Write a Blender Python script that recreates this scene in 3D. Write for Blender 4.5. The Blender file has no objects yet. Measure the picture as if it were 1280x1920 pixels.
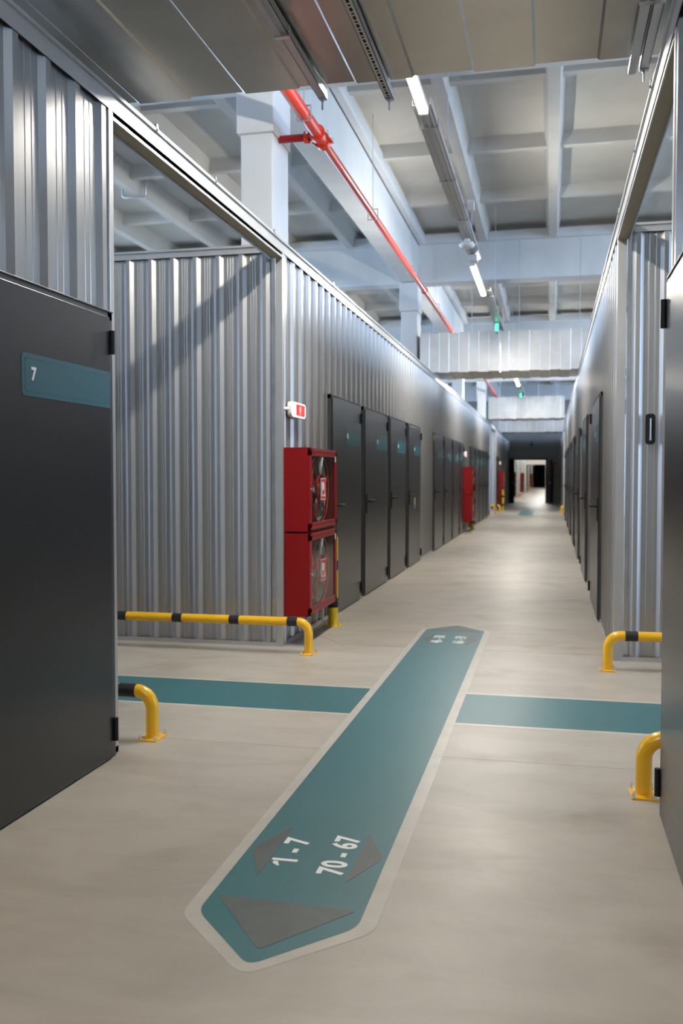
import bpy, bmesh, math, random
from mathutils import Vector, Matrix
random.seed(7)
S = bpy.context.scene
COL = S.collection
# ------------------------------------------------------------------ camera
FPX, HC = 1735.0, 1.35
YAW, PIT = math.atan(392 / FPX), math.atan(67 / FPX)
cd = bpy.data.cameras.new('camera')
cd.sensor_fit = 'HORIZONTAL'; cd.sensor_width = 24.0; cd.lens = 24.0 * FPX / 1280
cd.clip_start = 0.05; cd.clip_end = 400
cd.dof.use_dof = True; cd.dof.focus_distance = 4.3; cd.dof.aperture_fstop = 3.0
cam = bpy.data.objects.new('camera', cd); COL.objects.link(cam)
cam.location = (0, 0, HC); cam.rotation_euler = (math.pi / 2 - PIT, 0, YAW)
S.camera = cam
# ------------------------------------------------------------------ world, exposure
S.view_settings.view_transform = 'Standard'; S.view_settings.look = 'None'
S.view_settings.gamma = 1; S.view_settings.exposure = 0.28; S.view_settings.use_curve_mapping = False
WORLD_COL, WORLD_STR = (0.55, 0.73, 1.0), 5.6
LAMP_STR, LAMP_COL = 300.0, (1.0, 0.94, 0.84)
w = bpy.data.worlds.new('hall_daylight'); S.world = w; w.use_nodes = True
bg = w.node_tree.nodes['Background']; bg.inputs[0].default_value = (*WORLD_COL, 1); bg.inputs[1].default_value = WORLD_STR
S.cycles.max_bounces = 8; S.cycles.diffuse_bounces = 5; S.cycles.glossy_bounces = 5
S.cycles.transparent_max_bounces = 8; S.cycles.caustics_reflective = False; S.cycles.caustics_refractive = False
S.cycles.sample_clamp_indirect = 6.0

# ------------------------------------------------------------------ materials
M = {}
def mat(name, col, rough=0.5, metal=0.0, var=0.0, vscale=4.0, bump=0.0, bscale=40.0, spec=0.5, emit=None, estr=0.0, coat=0.0, stretch=(1, 1, 1), rvar=0.0, col2=None, detail=4):
    m = bpy.data.materials.new(name); m.use_nodes = True
    nt = m.node_tree; p = nt.nodes['Principled BSDF']
    p.inputs['Base Color'].default_value = (*col, 1); p.inputs['Roughness'].default_value = rough
    p.inputs['Metallic'].default_value = metal; p.inputs['Specular IOR Level'].default_value = spec
    p.inputs['Coat Weight'].default_value = coat
    if emit:
        p.inputs['Emission Color'].default_value = (*emit, 1); p.inputs['Emission Strength'].default_value = estr
    tc = nt.nodes.new('ShaderNodeTexCoord'); mp = nt.nodes.new('ShaderNodeMapping')
    mp.inputs['Scale'].default_value = stretch; nt.links.new(tc.outputs['Object'], mp.inputs['Vector'])
    if var or col2:
        n = nt.nodes.new('ShaderNodeTexNoise'); n.inputs['Scale'].default_value = vscale; n.inputs['Detail'].default_value = detail
        nt.links.new(mp.outputs[0], n.inputs['Vector'])
        r = nt.nodes.new('ShaderNodeValToRGB'); r.color_ramp.elements[0].position = 0.32; r.color_ramp.elements[1].position = 0.68
        a = col2 if col2 else tuple(c * (1 - var) for c in col); b = col if col2 else tuple(min(1, c * (1 + var)) for c in col)
        r.color_ramp.elements[0].color = (*a, 1); r.color_ramp.elements[1].color = (*b, 1)
        nt.links.new(n.outputs['Fac'], r.inputs[0]); nt.links.new(r.outputs[0], p.inputs['Base Color'])
        if rvar:
            q = nt.nodes.new('ShaderNodeMapRange'); q.inputs['To Min'].default_value = rough - rvar; q.inputs['To Max'].default_value = rough + rvar
            nt.links.new(n.outputs['Fac'], q.inputs['Value']); nt.links.new(q.outputs[0], p.inputs['Roughness'])
    if bump:
        n2 = nt.nodes.new('ShaderNodeTexNoise'); n2.inputs['Scale'].default_value = bscale; n2.inputs['Detail'].default_value = 5
        nt.links.new(mp.outputs[0], n2.inputs['Vector'])
        bn = nt.nodes.new('ShaderNodeBump'); bn.inputs['Strength'].default_value = bump; bn.inputs['Distance'].default_value = 0.01
        nt.links.new(n2.outputs['Fac'], bn.inputs['Height']); nt.links.new(bn.outputs[0], p.inputs['Normal'])
    M[name] = m
    return m

mat('silver_sheet', (0.39, 0.39, 0.39), 0.33, 0.66, var=0.05, vscale=3, stretch=(6, 6, 0.25), bump=0.03, bscale=8)
mat('silver_trim', (0.54, 0.545, 0.55), 0.36, 0.7, var=0.04, vscale=5)
mat('galvanised', (0.62, 0.63, 0.63), 0.28, 0.9, var=0.10, vscale=6, bump=0.05, bscale=5)
mat('duct_metal', (0.56, 0.55, 0.52), 0.27, 0.9, var=0.08, vscale=2.5, bump=0.07, bscale=1.6)
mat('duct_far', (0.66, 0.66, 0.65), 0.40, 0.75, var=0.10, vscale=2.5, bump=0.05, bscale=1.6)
mat('zinc', (0.55, 0.57, 0.60), 0.35, 0.9)
mat('charcoal_paint', (0.013, 0.014, 0.017), 0.30, 0.0, bump=0.05, bscale=700, spec=0.65)
mat('charcoal_frame', (0.040, 0.042, 0.047), 0.35, 0.0, spec=0.6)
mat('black_plastic', (0.007, 0.007, 0.008), 0.55, spec=0.3)
mat('black_band', (0.010, 0.010, 0.011), 0.45)
mat('teal_sign', (0.020, 0.098, 0.130), 0.45)
mat('teal_line', (0.012, 0.070, 0.090), 0.45)
mat('teal_floor', (0.030, 0.138, 0.160), 0.36, var=0.05, vscale=2.0, bump=0.03, bscale=60)
mat('worn_arrow', (0.075, 0.092, 0.088), 0.42, var=0.15, vscale=9)
mat('white_print', (0.80, 0.82, 0.82), 0.45)
mat('film_edge', (0.50, 0.475, 0.425), 0.30, var=0.06, vscale=8, bump=0.05, bscale=30)
mat('film_gap', (0.42, 0.47, 0.50), 0.28, var=0.06, vscale=8)
mat('painted_concrete', (0.66, 0.69, 0.71), 0.55, var=0.05, vscale=2.2, bump=0.7, bscale=7, stretch=(1, 1, 0.45), detail=6)
mat('slab_concrete', (0.62, 0.61, 0.58), 0.75, var=0.06, vscale=1.2, bump=0.25, bscale=5)
mat('yellow_paint', (0.86, 0.47, 0.010), 0.30, var=0.03, vscale=12, coat=0.3)
mat('lemon_paint', (0.80, 0.62, 0.02), 0.32, coat=0.3)
mat('red_cabinet', (0.26, 0.003, 0.006), 0.36, spec=0.4)
mat('red_pipe', (0.66, 0.032, 0.010), 0.28, coat=0.3)
mat('red_reel', (0.60, 0.03, 0.02), 0.35)
mat('hose_grey', (0.55, 0.55, 0.52), 0.6, bump=0.2, bscale=200)
mat('cabinet_inside', (0.10, 0.09, 0.085), 0.5)
mat('white_plastic', (0.80, 0.80, 0.79), 0.4)
mat('white_wall', (0.80, 0.78, 0.72), 0.6, var=0.02, vscale=3)
mat('charcoal_wall', (0.27, 0.27, 0.265), 0.5, var=0.05, vscale=3)
mat('chrome', (0.75, 0.75, 0.75), 0.15, 1.0)
mat('joint_dark', (0.12, 0.11, 0.10), 0.8)
mat('slot_dark', (0.01, 0.01, 0.01), 0.9)
mat('tube_light', (1, 1, 1), 0.5, emit=LAMP_COL, estr=LAMP_STR)
mat('tube_glow_far', (1, 1, 1), 0.5, emit=(1.0, 0.97, 0.92), estr=260)
mat('sign_lit', (0.9, 0.9, 0.9), 0.4, emit=(1, 1, 1), estr=1.0)
mat('sign_red', (0.8, 0.02, 0.02), 0.4, emit=(1.0, 0.03, 0.03), estr=0.8)
mat('exit_green', (0.0, 0.5, 0.25), 0.4, emit=(0.1, 1.0, 0.5), estr=1.6)
mat('red_print', (0.70, 0.02, 0.02), 0.4)
mat('yellow_tape', (0.75, 0.60, 0.02), 0.5)
mat('blue_tag', (0.08, 0.40, 0.50), 0.5)
mat('beige_liner', (0.42, 0.37, 0.29), 0.6)

def floor_mat():
    m = bpy.data.materials.new('polished_concrete'); m.use_nodes = True
    nt = m.node_tree; N = nt.nodes; Lk = nt.links; p = N['Principled BSDF']
    tc = N.new('ShaderNodeTexCoord')
    def noise(sc, det, mp=None, rough=0.55, dist=0.0):
        n = N.new('ShaderNodeTexNoise'); n.inputs['Scale'].default_value = sc; n.inputs['Detail'].default_value = det
        n.inputs['Roughness'].default_value = rough; n.inputs['Distortion'].default_value = dist
        if mp:
            k = N.new('ShaderNodeMapping'); k.inputs['Scale'].default_value = mp; Lk.new(tc.outputs['Object'], k.inputs[0]); Lk.new(k.outputs[0], n.inputs['Vector'])
        else: Lk.new(tc.outputs['Object'], n.inputs['Vector'])
        return n
    def ramp(n, p0, c0, p1, c1):
        r = N.new('ShaderNodeValToRGB'); e = r.color_ramp.elements
        e[0].position = p0; e[1].position = p1; e[0].color = (*c0, 1); e[1].color = (*c1, 1); Lk.new(n.outputs['Fac'], r.inputs[0]); return r
    a = ramp(noise(0.9, 6, (1, 0.6, 1)), 0.30, (0.385, 0.350, 0.298), 0.68, (0.475, 0.438, 0.382))
    b = ramp(noise(3.2, 5, (0.5, 1.3, 1), 0.6, 0.6), 0.42, (1, 1, 1), 0.74, (0.82, 0.81, 0.79))
    c = ramp(noise(2.1, 4, (1, 1, 1), 0.5, 0.2), 0.56, (1, 1, 1), 0.76, (0.76, 0.72, 0.67))
    d = ramp(noise(14, 6, (0.6, 1.6, 1), 0.7), 0.60, (1, 1, 1), 0.85, (0.90, 0.89, 0.88))
    def mul(x, y):
        k = N.new('ShaderNodeMix'); k.data_type = 'RGBA'; k.blend_type = 'MULTIPLY'; k.inputs[0].default_value = 1
        Lk.new(x, k.inputs[6]); Lk.new(y, k.inputs[7]); return k.outputs[2]
    Lk.new(mul(mul(mul(a.outputs[0], b.outputs[0]), c.outputs[0]), d.outputs[0]), p.inputs['Base Color'])
    q = N.new('ShaderNodeMapRange'); q.inputs['To Min'].default_value = 0.30; q.inputs['To Max'].default_value = 0.48
    nn = noise(1.7, 5); Lk.new(nn.outputs['Fac'], q.inputs[0]); Lk.new(q.outputs[0], p.inputs['Roughness'])
    bn = N.new('ShaderNodeBump'); bn.inputs['Strength'].default_value = 0.05; bn.inputs['Distance'].default_value = 0.01
    n3 = noise(25, 5); Lk.new(n3.outputs['Fac'], bn.inputs['Height']); Lk.new(bn.outputs[0], p.inputs['Normal'])
    M['floor'] = m
floor_mat()
def glass_mat():
    m = bpy.data.materials.new('pane_glass'); m.use_nodes = True
    nt = m.node_tree; N = nt.nodes; Lk = nt.links
    N.remove(N['Principled BSDF']); out = N['Material Output']
    t = N.new('ShaderNodeBsdfTransparent'); t.inputs[0].default_value = (0.86, 0.87, 0.86, 1)
    g = N.new('ShaderNodeBsdfGlossy'); g.inputs['Roughness'].default_value = 0.06
    lw = N.new('ShaderNodeLayerWeight'); lw.inputs['Blend'].default_value = 0.5
    f = N.new('ShaderNodeMapRange'); f.inputs['From Min'].default_value = 0.35; f.inputs['To Min'].default_value = 0.03; f.inputs['To Max'].default_value = 0.28; Lk.new(lw.outputs['Facing'], f.inputs[0])
    x = N.new('ShaderNodeMixShader'); Lk.new(f.outputs[0], x.inputs[0]); Lk.new(t.outputs[0], x.inputs[1]); Lk.new(g.outputs[0], x.inputs[2])
    Lk.new(x.outputs[0], out.inputs[0]); M['glass'] = m
glass_mat()

# ------------------------------------------------------------------ mesh builder
class MB:
    def __init__(s): s.v = []; s.f = []; s.mi = []; s.sm = []
    def add(s, vs, fs, mi=0, smooth=False):
        o = len(s.v); s.v += [tuple(v) for v in vs]
        for f in fs: s.f.append(tuple(i + o for i in f)); s.mi.append(mi); s.sm.append(smooth)
        return s
    def box(s, x0, x1, y0, y1, z0, z1, mi=0):
        if x0 > x1: x0, x1 = x1, x0
        if y0 > y1: y0, y1 = y1, y0
        if z0 > z1: z0, z1 = z1, z0
        v = [(x0,y0,z0),(x1,y0,z0),(x1,y1,z0),(x0,y1,z0),(x0,y0,z1),(x1,y0,z1),(x1,y1,z1),(x0,y1,z1)]
        return s.add(v, [(0,3,2,1),(4,5,6,7),(0,1,5,4),(1,2,6,5),(2,3,7,6),(3,0,4,7)], mi)
    def prism(s, poly, axis, a, b, mi=0):
        """poly: 2-D points; axis 'x','y','z' is the extrusion axis"""
        n = len(poly)
        def P(p, t): return {'z': (p[0], p[1], t), 'x': (t, p[0], p[1]), 'y': (p[0], t, p[1])}[axis]
        area = sum(poly[i][0]*poly[(i+1)%n][1] - poly[(i+1)%n][0]*poly[i][1] for i in range(n))
        if axis == 'y': area = -area
        if (area < 0) != (b < a): poly = poly[::-1]
        v = [P(p, a) for p in poly] + [P(p, b) for p in poly]
        f = [tuple(range(n))[::-1], tuple(range(n, 2*n))] + [(i, (i+1)%n, n+(i+1)%n, n+i) for i in range(n)]
        return s.add(v, f, mi)
    def tube(s, pts, r, n=16, mi=0, caps=True, rs=None):
        pts = [Vector(p) for p in pts]; rings = []; up = None
        for i, p in enumerate(pts):
            t = (pts[min(i+1, len(pts)-1)] - pts[max(i-1, 0)]).normalized()
            if up is None:
                up = Vector((0,0,1)) if abs(t.z) < 0.9 else Vector((1,0,0))
            a = (up - t * up.dot(t)).normalized(); b = t.cross(a); up = a
            rr = rs[i] if rs else r
            rings.append([p + a*rr*math.cos(2*math.pi*k/n) + b*rr*math.sin(2*math.pi*k/n) for k in range(n)])
        v = [q for R in rings for q in R]; f = []
        for i in range(len(pts)-1):
            for k in range(n):
                k2 = (k+1) % n; f.append((i*n+k, i*n+k2, (i+1)*n+k2, (i+1)*n+k))
        s.add(v, f, mi, True)
        if caps:
            s.add(rings[0], [tuple(range(n))[::-1]], mi); s.add(rings[-1], [tuple(range(n))], mi)
        return s
    def build(s, name, m, parent=None, bevel=0.0, seg=2, smooth=None):
        me = bpy.data.meshes.new(name); me.from_pydata(s.v, [], s.f)
        ms = m if isinstance(m, (list, tuple)) else [m]
        for k in ms: me.materials.append(M[k])
        for i, p in enumerate(me.polygons): p.material_index = s.mi[i]; p.use_smooth = s.sm[i]
        me.update()
        o = bpy.data.objects.new(name, me); COL.objects.link(o)
        if parent: o.parent = parent
        if bevel:
            b = o.modifiers.new('edge', 'BEVEL'); b.width = bevel; b.segments = seg; b.limit_method = 'ANGLE'; b.angle_limit = math.radians(40)
        return o
def thing(name, loc=(0,0,0), label=None, cat=None, group=None, rz=0.0):
    o = bpy.data.objects.new(name, None); COL.objects.link(o); o.location = loc; o.rotation_euler = (0,0,rz); o.empty_display_size = 0.1
    if label: tag(o, label, cat, group)
    return o
def tag(o, label, cat, group=None):
    o['label'] = label; o['category'] = cat
    if group: o['group'] = group
    return o
def struct(o): o['kind'] = 'structure'; return o
def dup(root, loc, label, group=None):
    r = root.copy(); COL.objects.link(r); r.location = loc; r['label'] = label
    if group: r['group'] = group
    def rec(src, dst):
        for ch in list(src.children):
            c = ch.copy(); COL.objects.link(c); c.parent = dst; rec(ch, c)
    rec(root, r)
    return r
_tc = {}
def text_mesh(name, s, size, m, mw, parent=None, bold=0.02, depth=0.0006, sx=1.0):
    """flat raised lettering; mw = 4x4 matrix that carries text plane (x right, y up, z out)"""
    key = (s, size, bold, depth, sx)
    cu = bpy.data.curves.new(name, 'FONT'); cu.body = s; cu.size = size; cu.offset = bold * size; cu.extrude = depth
    cu.align_x = 'CENTER'; cu.align_y = 'CENTER'; cu.resolution_u = 3; cu.space_character = 1.04
    t = bpy.data.objects.new(name + '_src', cu); COL.objects.link(t)
    dg = bpy.context.evaluated_depsgraph_get(); dg.update()
    me = bpy.data.meshes.new_from_object(t.evaluated_get(dg))
    bpy.data.objects.remove(t)
    me.transform(mw @ Matrix.Diagonal((sx, 1, 1, 1)))
    me.materials.clear(); me.materials.append(M[m])
    o = bpy.data.objects.new(name, me); COL.objects.link(o)
    if parent: o.parent = parent
    return o
def frame(origin, right, up):
    r = Vector(right).normalized(); u = Vector(up).normalized(); n = r.cross(u)
    m = Matrix((r, u, n)).transposed().to_4x4(); m.translation = Vector(origin); return m
def rpoly(pts, r, n=5):
    """round the corners of a convex polygon"""
    out = []; L = len(pts)
    for i in range(L):
        p = Vector(pts[i]); a = Vector(pts[i-1]); b = Vector(pts[(i+1) % L])
        rr = r[i] if isinstance(r, (list, tuple)) else r
        if rr <= 0: out.append(tuple(p)); continue
        da = (a-p).normalized(); db = (b-p).normalized()
        p0 = p + da*rr; p1 = p + db*rr
        for k in range(n+1):
            t = k/n; out.append(tuple(p0*(1-t)**2 + p*2*t*(1-t) + p1*t*t))
    return out

# ------------------------------------------------------------------ key dimensions
XL, XR = -2.06, 0.46          # crest planes of the corridor partitions
H = 3.16                      # sheet height
Y_BACK = -7.0
NL, NR = 4.14, 3.89           # ends of the near blocks
F0 = 7.01                     # front of the far blocks
F1 = 32.9; G0 = 35.9; YE = 47.8
RIB = 0.022

# ------------------------------------------------------------------ floor
fl = struct(MB().box(-22, 18, Y_BACK-3, 150, -0.12, 0).build('floor', 'floor'))
jm = MB().box(-1.62, 0.9, 7.205, 7.209, 0, 0.0004)
jm.prism([(-2.2, 7.905), (-1.62, 7.205), (-1.62, 7.211), (-2.2, 7.912)], 'z', 0, 0.0004)
jm.box(-14, 11, 12.6, 12.603, 0, 0.0003).box(-14, 11, 25.0, 25.003, 0, 0.0003)
jm.box(-2.0, 0.40, 4.405, 4.4065, 0, 0.0003)
jm.build('floor_joint', 'joint_dark', fl)

# ------------------------------------------------------------------ ceiling
cm = MB(); cm.box(-14, 11, -10, 50, 6.04, 6.2)
for i in range(-10, 9):                      # longitudinal ribs
    x = i * 1.27
    cm.prism([(x-0.07, 5.74), (x+0.07, 5.74), (x+0.13, 6.05), (x-0.13, 6.05)], 'y', -10, 50)
yb = 8.5 - 9.4 * 2
while yb < 50:
    for k in (1, 2, 3):
        y = yb + k * 9.4 / 4
        cm.prism([(y-0.06, 5.86), (y+0.06, 5.86), (y+0.1, 6.05), (y-0.1, 6.05)], 'x', -14, 11)
    yb += 9.4
struct(cm.build('ceiling', 'slab_concrete', bevel=0))
for k in range(-1, 5):
    y = 8.5 + 9.4 * k
    b = MB().box(-14, 11, y-0.2, y+0.2, 5.03, 5.76).build('ceiling_beam', 'painted_concrete', bevel=0.02); struct(b)
    # slab ends resting on the beam
    b2 = MB().box(-14, 11, y-0.32, y+0.32, 5.742, 5.9).build('ceiling_beam', 'painted_concrete'); struct(b2)
for x in (-2.665, ):
    b = MB()
    for k in range(-1, 5):
        y = 8.5 + 9.4*k
        b.box(x-0.165, x+0.165, y+0.2, y+9.2, 5.05, 5.9)
        b.box(x+0.165, x+0.30, y+0.3, y+9.1, 5.74, 5.95)
    struct(b.build('ceiling_beam', 'painted_concrete', bevel=0.015))
for k in range(-1, 5):
    y = 8.5 + 9.4*k
    c = MB().box(-2.82, -2.51, y-0.25, y+0.27, 0, 4.5).box(-2.85, -2.495, y-0.28, y+0.30, 4.5, 5.04)
    struct(c.build('column', 'painted_concrete', bevel=0.012))
struct(MB().box(-14, 11, Y_BACK-0.2, Y_BACK, 0, 6.1).build('back_light_block', 'white_wall'))  # added unseen wall, stops sky light washing in from behind the camera

# ------------------------------------------------------------------ corrugated partitions
def sheet_profile(L, P, f, c, minor):
    """(u, offset) pairs; offset 0 = pan, 1 = crest"""
    pts = []; u = 0.0
    pan = P - 2*f - c
    while u < L:
        seq = [(0, 0), (f, 1), (f+c, 1), (2*f+c, 0)]
        for t in minor:
            a = 2*f + c + pan*t
            seq += [(a-0.006, 0), (a-0.002, 0.09), (a+0.002, 0.09), (a+0.006, 0)]
        for du, o in seq:
            if u+du < L: pts.append((u+du, o))
        u += P
    pts.append((L, 0)); return pts
def corrugated(name, axis, fixed, u0, u1, sign, P=0.245, f=0.028, c=0.042, z0=0.012, z1=H, minor=(0.33, 0.67)):
    """wall sheet. axis 'y': runs along y at x=fixed (crest plane); axis 'x': runs along x at y=fixed. sign = outward direction"""
    pr = sheet_profile(abs(u1-u0), P, f, c, minor); d = 1 if u1 > u0 else -1
    m = MB(); fr = []; bk = []
    for u, o in pr:
        off = fixed - sign*RIB*(1-o)
        fr.append((u0 + d*u, off)); bk.append((u0 + d*u, off - sign*0.004))
    n = len(fr); V = []
    for (u, o) in fr + bk:
        for z in (z0, z1): V.append((o, u, z) if axis == 'y' else (u, o, z))
    F = []
    for i in range(n-1):
        F.append((2*i, 2*i+2, 2*i+3, 2*i+1)); j = 2*n
        F.append((j+2*i, j+2*i+1, j+2*i+3, j+2*i+2))
        F.append((2*i+1, 2*i+3, j+2*i+3, j+2*i+1)); F.append((2*i, j+2*i, j+2*i+2, 2*i+2))
    F.append((0, 1, 2*n+1, 2*n)); F.append((2*n-2, 4*n-2, 4*n-1, 2*n-1))
    m.add(V, F)
    o = m.build(name, 'silver_sheet'); bm = bmesh.new(); bm.from_mesh(o.data); bmesh.ops.recalc_face_normals(bm, faces=bm.faces); bm.to_mesh(o.data); bm.free()
    return struct(o)
def bottom_track(w, axis, fixed, u0, u1, sign, step):
    """steel angle along the floor with its screws"""
    m = MB(); a, b = fixed - sign*0.04, fixed + sign*0.012
    lo, hi = min(u0, u1), max(u0, u1)
    if axis == 'y': m.box(a, b, lo, hi, 0, 0.004); m.box(fixed+sign*0.001, fixed+sign*0.004, lo, hi, 0, 0.032)
    else: m.box(lo, hi, a, b, 0, 0.004); m.box(lo, hi, fixed+sign*0.001, fixed+sign*0.004, 0, 0.032)
    m.build('bottom_track', 'silver_trim', w)
    s = MB(); u = lo + 0.06; n = 0
    while u < hi and n < 60:
        p = (fixed+sign*0.004, u, 0.018) if axis == 'y' else (u, fixed+sign*0.004, 0.018)
        q = (fixed+sign*0.012, u, 0.018) if axis == 'y' else (u, fixed+sign*0.012, 0.018)
        s.tube([p, q], 0.007, 6); u += step; n += 1
    s.build('track_screws', 'zinc', w)

def top_trim(name, axis, fixed, u0, u1, sign, z0=3.092, z1=3.182, depth=0.075):
    m = MB(); lo, hi = min(u0, u1), max(u0, u1)
    f0, f1 = fixed + sign*0.003, fixed + sign*0.006
    bk = fixed - sign*depth
    def bx(a, b, z_0, z_1):
        (m.box(a, b, lo, hi, z_0, z_1) if axis == 'y' else m.box(lo, hi, a, b, z_0, z_1))
    bx(f0, f1, z0, z1)              # front lip
    bx(bk, f1, z1, z1+0.003)        # top
    bx(f1, f1+sign*0.012, z1-0.014, z1+0.003)   # rolled edge
    bx(bk, bk+sign*0.003, z0, z1)   # back lip
    o = m.build(name, 'silver_trim'); struct(o)
    return o

# near left block
w = corrugated('wall_left', 'y', XL, NL-0.035, Y_BACK, +1); bottom_track(w, 'y', XL, Y_BACK, NL, 1, 0.245)
w = corrugated('wall_left', 'x', NL, XL-0.035, -12, +1, P=0.193, f=0.026, c=0.03)
# far left block
w = corrugated('wall_left', 'y', XL, F0+0.06, F1, +1, P=0.2465, f=0.026, c=0.045); bottom_track(w, 'y', XL, F0, F1, 1, 0.2465)
w = corrugated('wall_left', 'x', F0, -2.163+0.0, -12, -1, P=0.1925, f=0.028, c=0.03, minor=(0.3, 0.5, 0.72)); bottom_track(w, 'x', F0, XL, -12, -1, 0.193)
corrugated('wall_left', 'x', F1, XL-0.03, -12, +1)
corrugated('wall_left', 'y', XL, G0+0.05, YE, +1, P=0.2465)
corrugated('wall_left', 'x', G0, XL-0.03, -12, -1, P=0.193)
# right
w = corrugated('wall_right', 'y', XR, NR-0.035, Y_BACK, -1); bottom_track(w, 'y', XR, Y_BACK, NR, -1, 0.245)
corrugated('wall_right', 'x', NR, XR+0.03, 8, +1, P=0.193, f=0.026, c=0.03)
w = corrugated('wall_right', 'y', XR, F0+0.06, F1, -1, P=0.2465, f=0.026, c=0.045); bottom_track(w, 'y', XR, F0, F1, -1, 0.2465)
w = corrugated('wall_right', 'x', F0, XR+0.10, 8, -1, P=0.1925, f=0.026, c=0.03, minor=(0.3, 0.72)); bottom_track(w, 'x', F0, XR, 8, -1, 0.193)
corrugated('wall_right', 'x', F1, XR+0.03, 8, +1)
corrugated('wall_right', 'y', XR, G0+0.05, YE, -1, P=0.2465)
corrugated('wall_right', 'x', G0, XR+0.03, 8, -1, P=0.193)
# block roofs: dark gap behind the trim is closed by an inner lining
def lining(nm, x0, x1, y0, y1): return struct(MB().box(x0, x1, y0, y1, 0.012, H-0.01).build(nm, 'galvanised'))
for (y0, y1) in ((Y_BACK, NL-0.05), (F0+0.06, F1-0.05), (G0+0.06, YE-0.02)):
    lining('wall_left', XL-0.050, XL-0.036, y0, y1)
for (y0, y1) in ((Y_BACK, NR-0.05), (F0+0.06, F1-0.05), (G0+0.06, YE-0.02)):
    lining('wall_right', XR+0.036, XR+0.050, y0, y1)
for yy, sg in ((F0, 1), (G0, 1)):
    lining('wall_left', -12, XL-0.07, yy+0.036, yy+0.050); lining('wall_right', XR+0.07, 8, yy+0.036, yy+0.050)
# corner posts
def post(nm, xa, xb, ya, yb, z1=H): return struct(MB().box(xa, xb, ya, yb, 0.0, z1).build(nm, 'silver_trim', bevel=0.002))
post('trim_1', XL-0.045, XL+0.004, NL-0.04, NL+0.002)
post('trim_2', XL-0.052, XL+0.003, F0-0.003, F0+0.055)
post('trim_3', XL-0.045, XL+0.003, F1-0.05, F1); post('trim_4', XL-0.045, XL+0.003, G0, G0+0.05)
post('trim_5', XR-0.003, XR+0.045, NR-0.04, NR+0.002)
post('trim_6', XR-0.003, XR+0.06, F0-0.003, F0+0.055)
post('trim_7', XR-0.003, XR+0.045, F1-0.05, F1); post('trim_8', XR-0.003, XR+0.045, G0, G0+0.05)
# head trims (run on across the aisle as a bare beam)
tl = top_trim('trim_9', 'y', XL, Y_BACK, YE, +1); tr = top_trim('trim_10', 'y', XR, Y_BACK, YE, -1)
for nm, x, s_ in (('trim_11', XL, 1), ('trim_12', XR, -1)):
    m = MB()
    a = XL - 0.075 if s_ > 0 else XR + 0.075
    for (y0, y1) in ((min(NL, NR) if False else (NL if s_ > 0 else NR), F0-0.004), (F1, G0)):
        m.box(x-s_*0.001, a, y0, y1, 3.054, 3.060)                 # beige underside of the beam
        m.box(x+s_*0.006, x-s_*0.001, y0, y1, 3.052, 3.068, 1); m.box(a, a+s_*0.003, y0, y1, 3.03, 3.16, 1)
    struct(m.build(nm, ['beige_liner', 'silver_trim']))
top_trim('trim_13', 'x', F0, -12, XL-0.11, -1, z0=3.10, z1=3.16); top_trim('trim_14', 'x', F0, XR+0.11, 8, -1, z0=3.10, z1=3.16)
top_trim('trim_15', 'x', G0, -12, XL-0.11, -1); top_trim('trim_16', 'x', G0, XR+0.11, 8, -1)
for t, x, s_ in ((tl, XL, 1), (tr, XR, -1)):
    m = MB()
    for y in (1.2, 2.9, 4.62, 5.5, 6.75, 8.7, 11.2, 14, 17):
        m.tube([(x+s_*0.012, y, 3.165), (x+s_*0.024, y, 3.178)], 0.006, 6); m.box(x+s_*0.010, x+s_*0.022, y-0.01, y+0.01, 3.18, 3.205)
    m.build('trim_screws', 'zinc', t)

# ------------------------------------------------------------------ end walls of the hall
dx0, dx1 = -2.00, -0.24
ew = MB().box(-14, dx0, YE, YE+0.2, 0, 6.1).box(dx1, 11, YE, YE+0.2, 0, 6.1).box(dx0, dx1, YE, YE+0.2, 2.2, 6.1)
struct(ew.build('wall_end', 'charcoal_wall'))
fr = MB().box(dx0-0.06, dx0+0.02, YE-0.03, YE+0.23, 0, 2.24).box(dx1-0.02, dx1+0.06, YE-0.03, YE+0.23, 0, 2.24).box(dx0-0.06, dx1+0.06, YE-0.03, YE+0.23, 2.18, 2.26)
struct(fr.build('trim_17', 'black_plastic'))
for nm, hx, ang in (('door_1', dx0, 105), ('door_2', dx1, 75)):
    t = thing(nm, (hx, YE-0.06, 0)); struct(t); a = math.radians(ang if nm == 'door_1' else ang)
    W = 0.84; t.rotation_euler = (0, 0, -math.radians(76) if nm == 'door_1' else -math.radians(70))
    MB().box(0, W, -0.025, 0.025, 0.01, 2.17).build('leaf', 'black_plastic', t)
    MB().box(W-0.12, W-0.10, -0.06, -0.025, 1.0, 1.05).box(W-0.22, W-0.10, -0.07, -0.05, 1.02, 1.04).build('door_handle', 'zinc', t)
w = struct(MB().box(XR-0.30, XR-0.16, YE-0.035, YE, 1.95, 2.05).build('wall_alarm', 'red_cabinet')); 
tag(w, 'small red fire alarm sounder on the dark end wall right of the doorway', 'alarm'); del w['kind']
w.name = 'alarm_sounder'
cam_ = thing('ceiling_sensor', (-0.95, YE-0.1, 2.95), 'small black dome camera on the dark wall above the far doorway', 'camera')
MB().tube([(0,0,0.02),(0,0,0.14)], 0.02, 10).box(-0.05,0.05,0.0,0.1,0.12,0.15).build('bracket','black_plastic',cam_)
MB().tube([(0,0,-0.06),(0,0,-0.04),(0,0,0.0),(0,0,0.02)], 0.06, 14, rs=[0.03,0.055,0.07,0.06]).build('dome','black_plastic',cam_)
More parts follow.
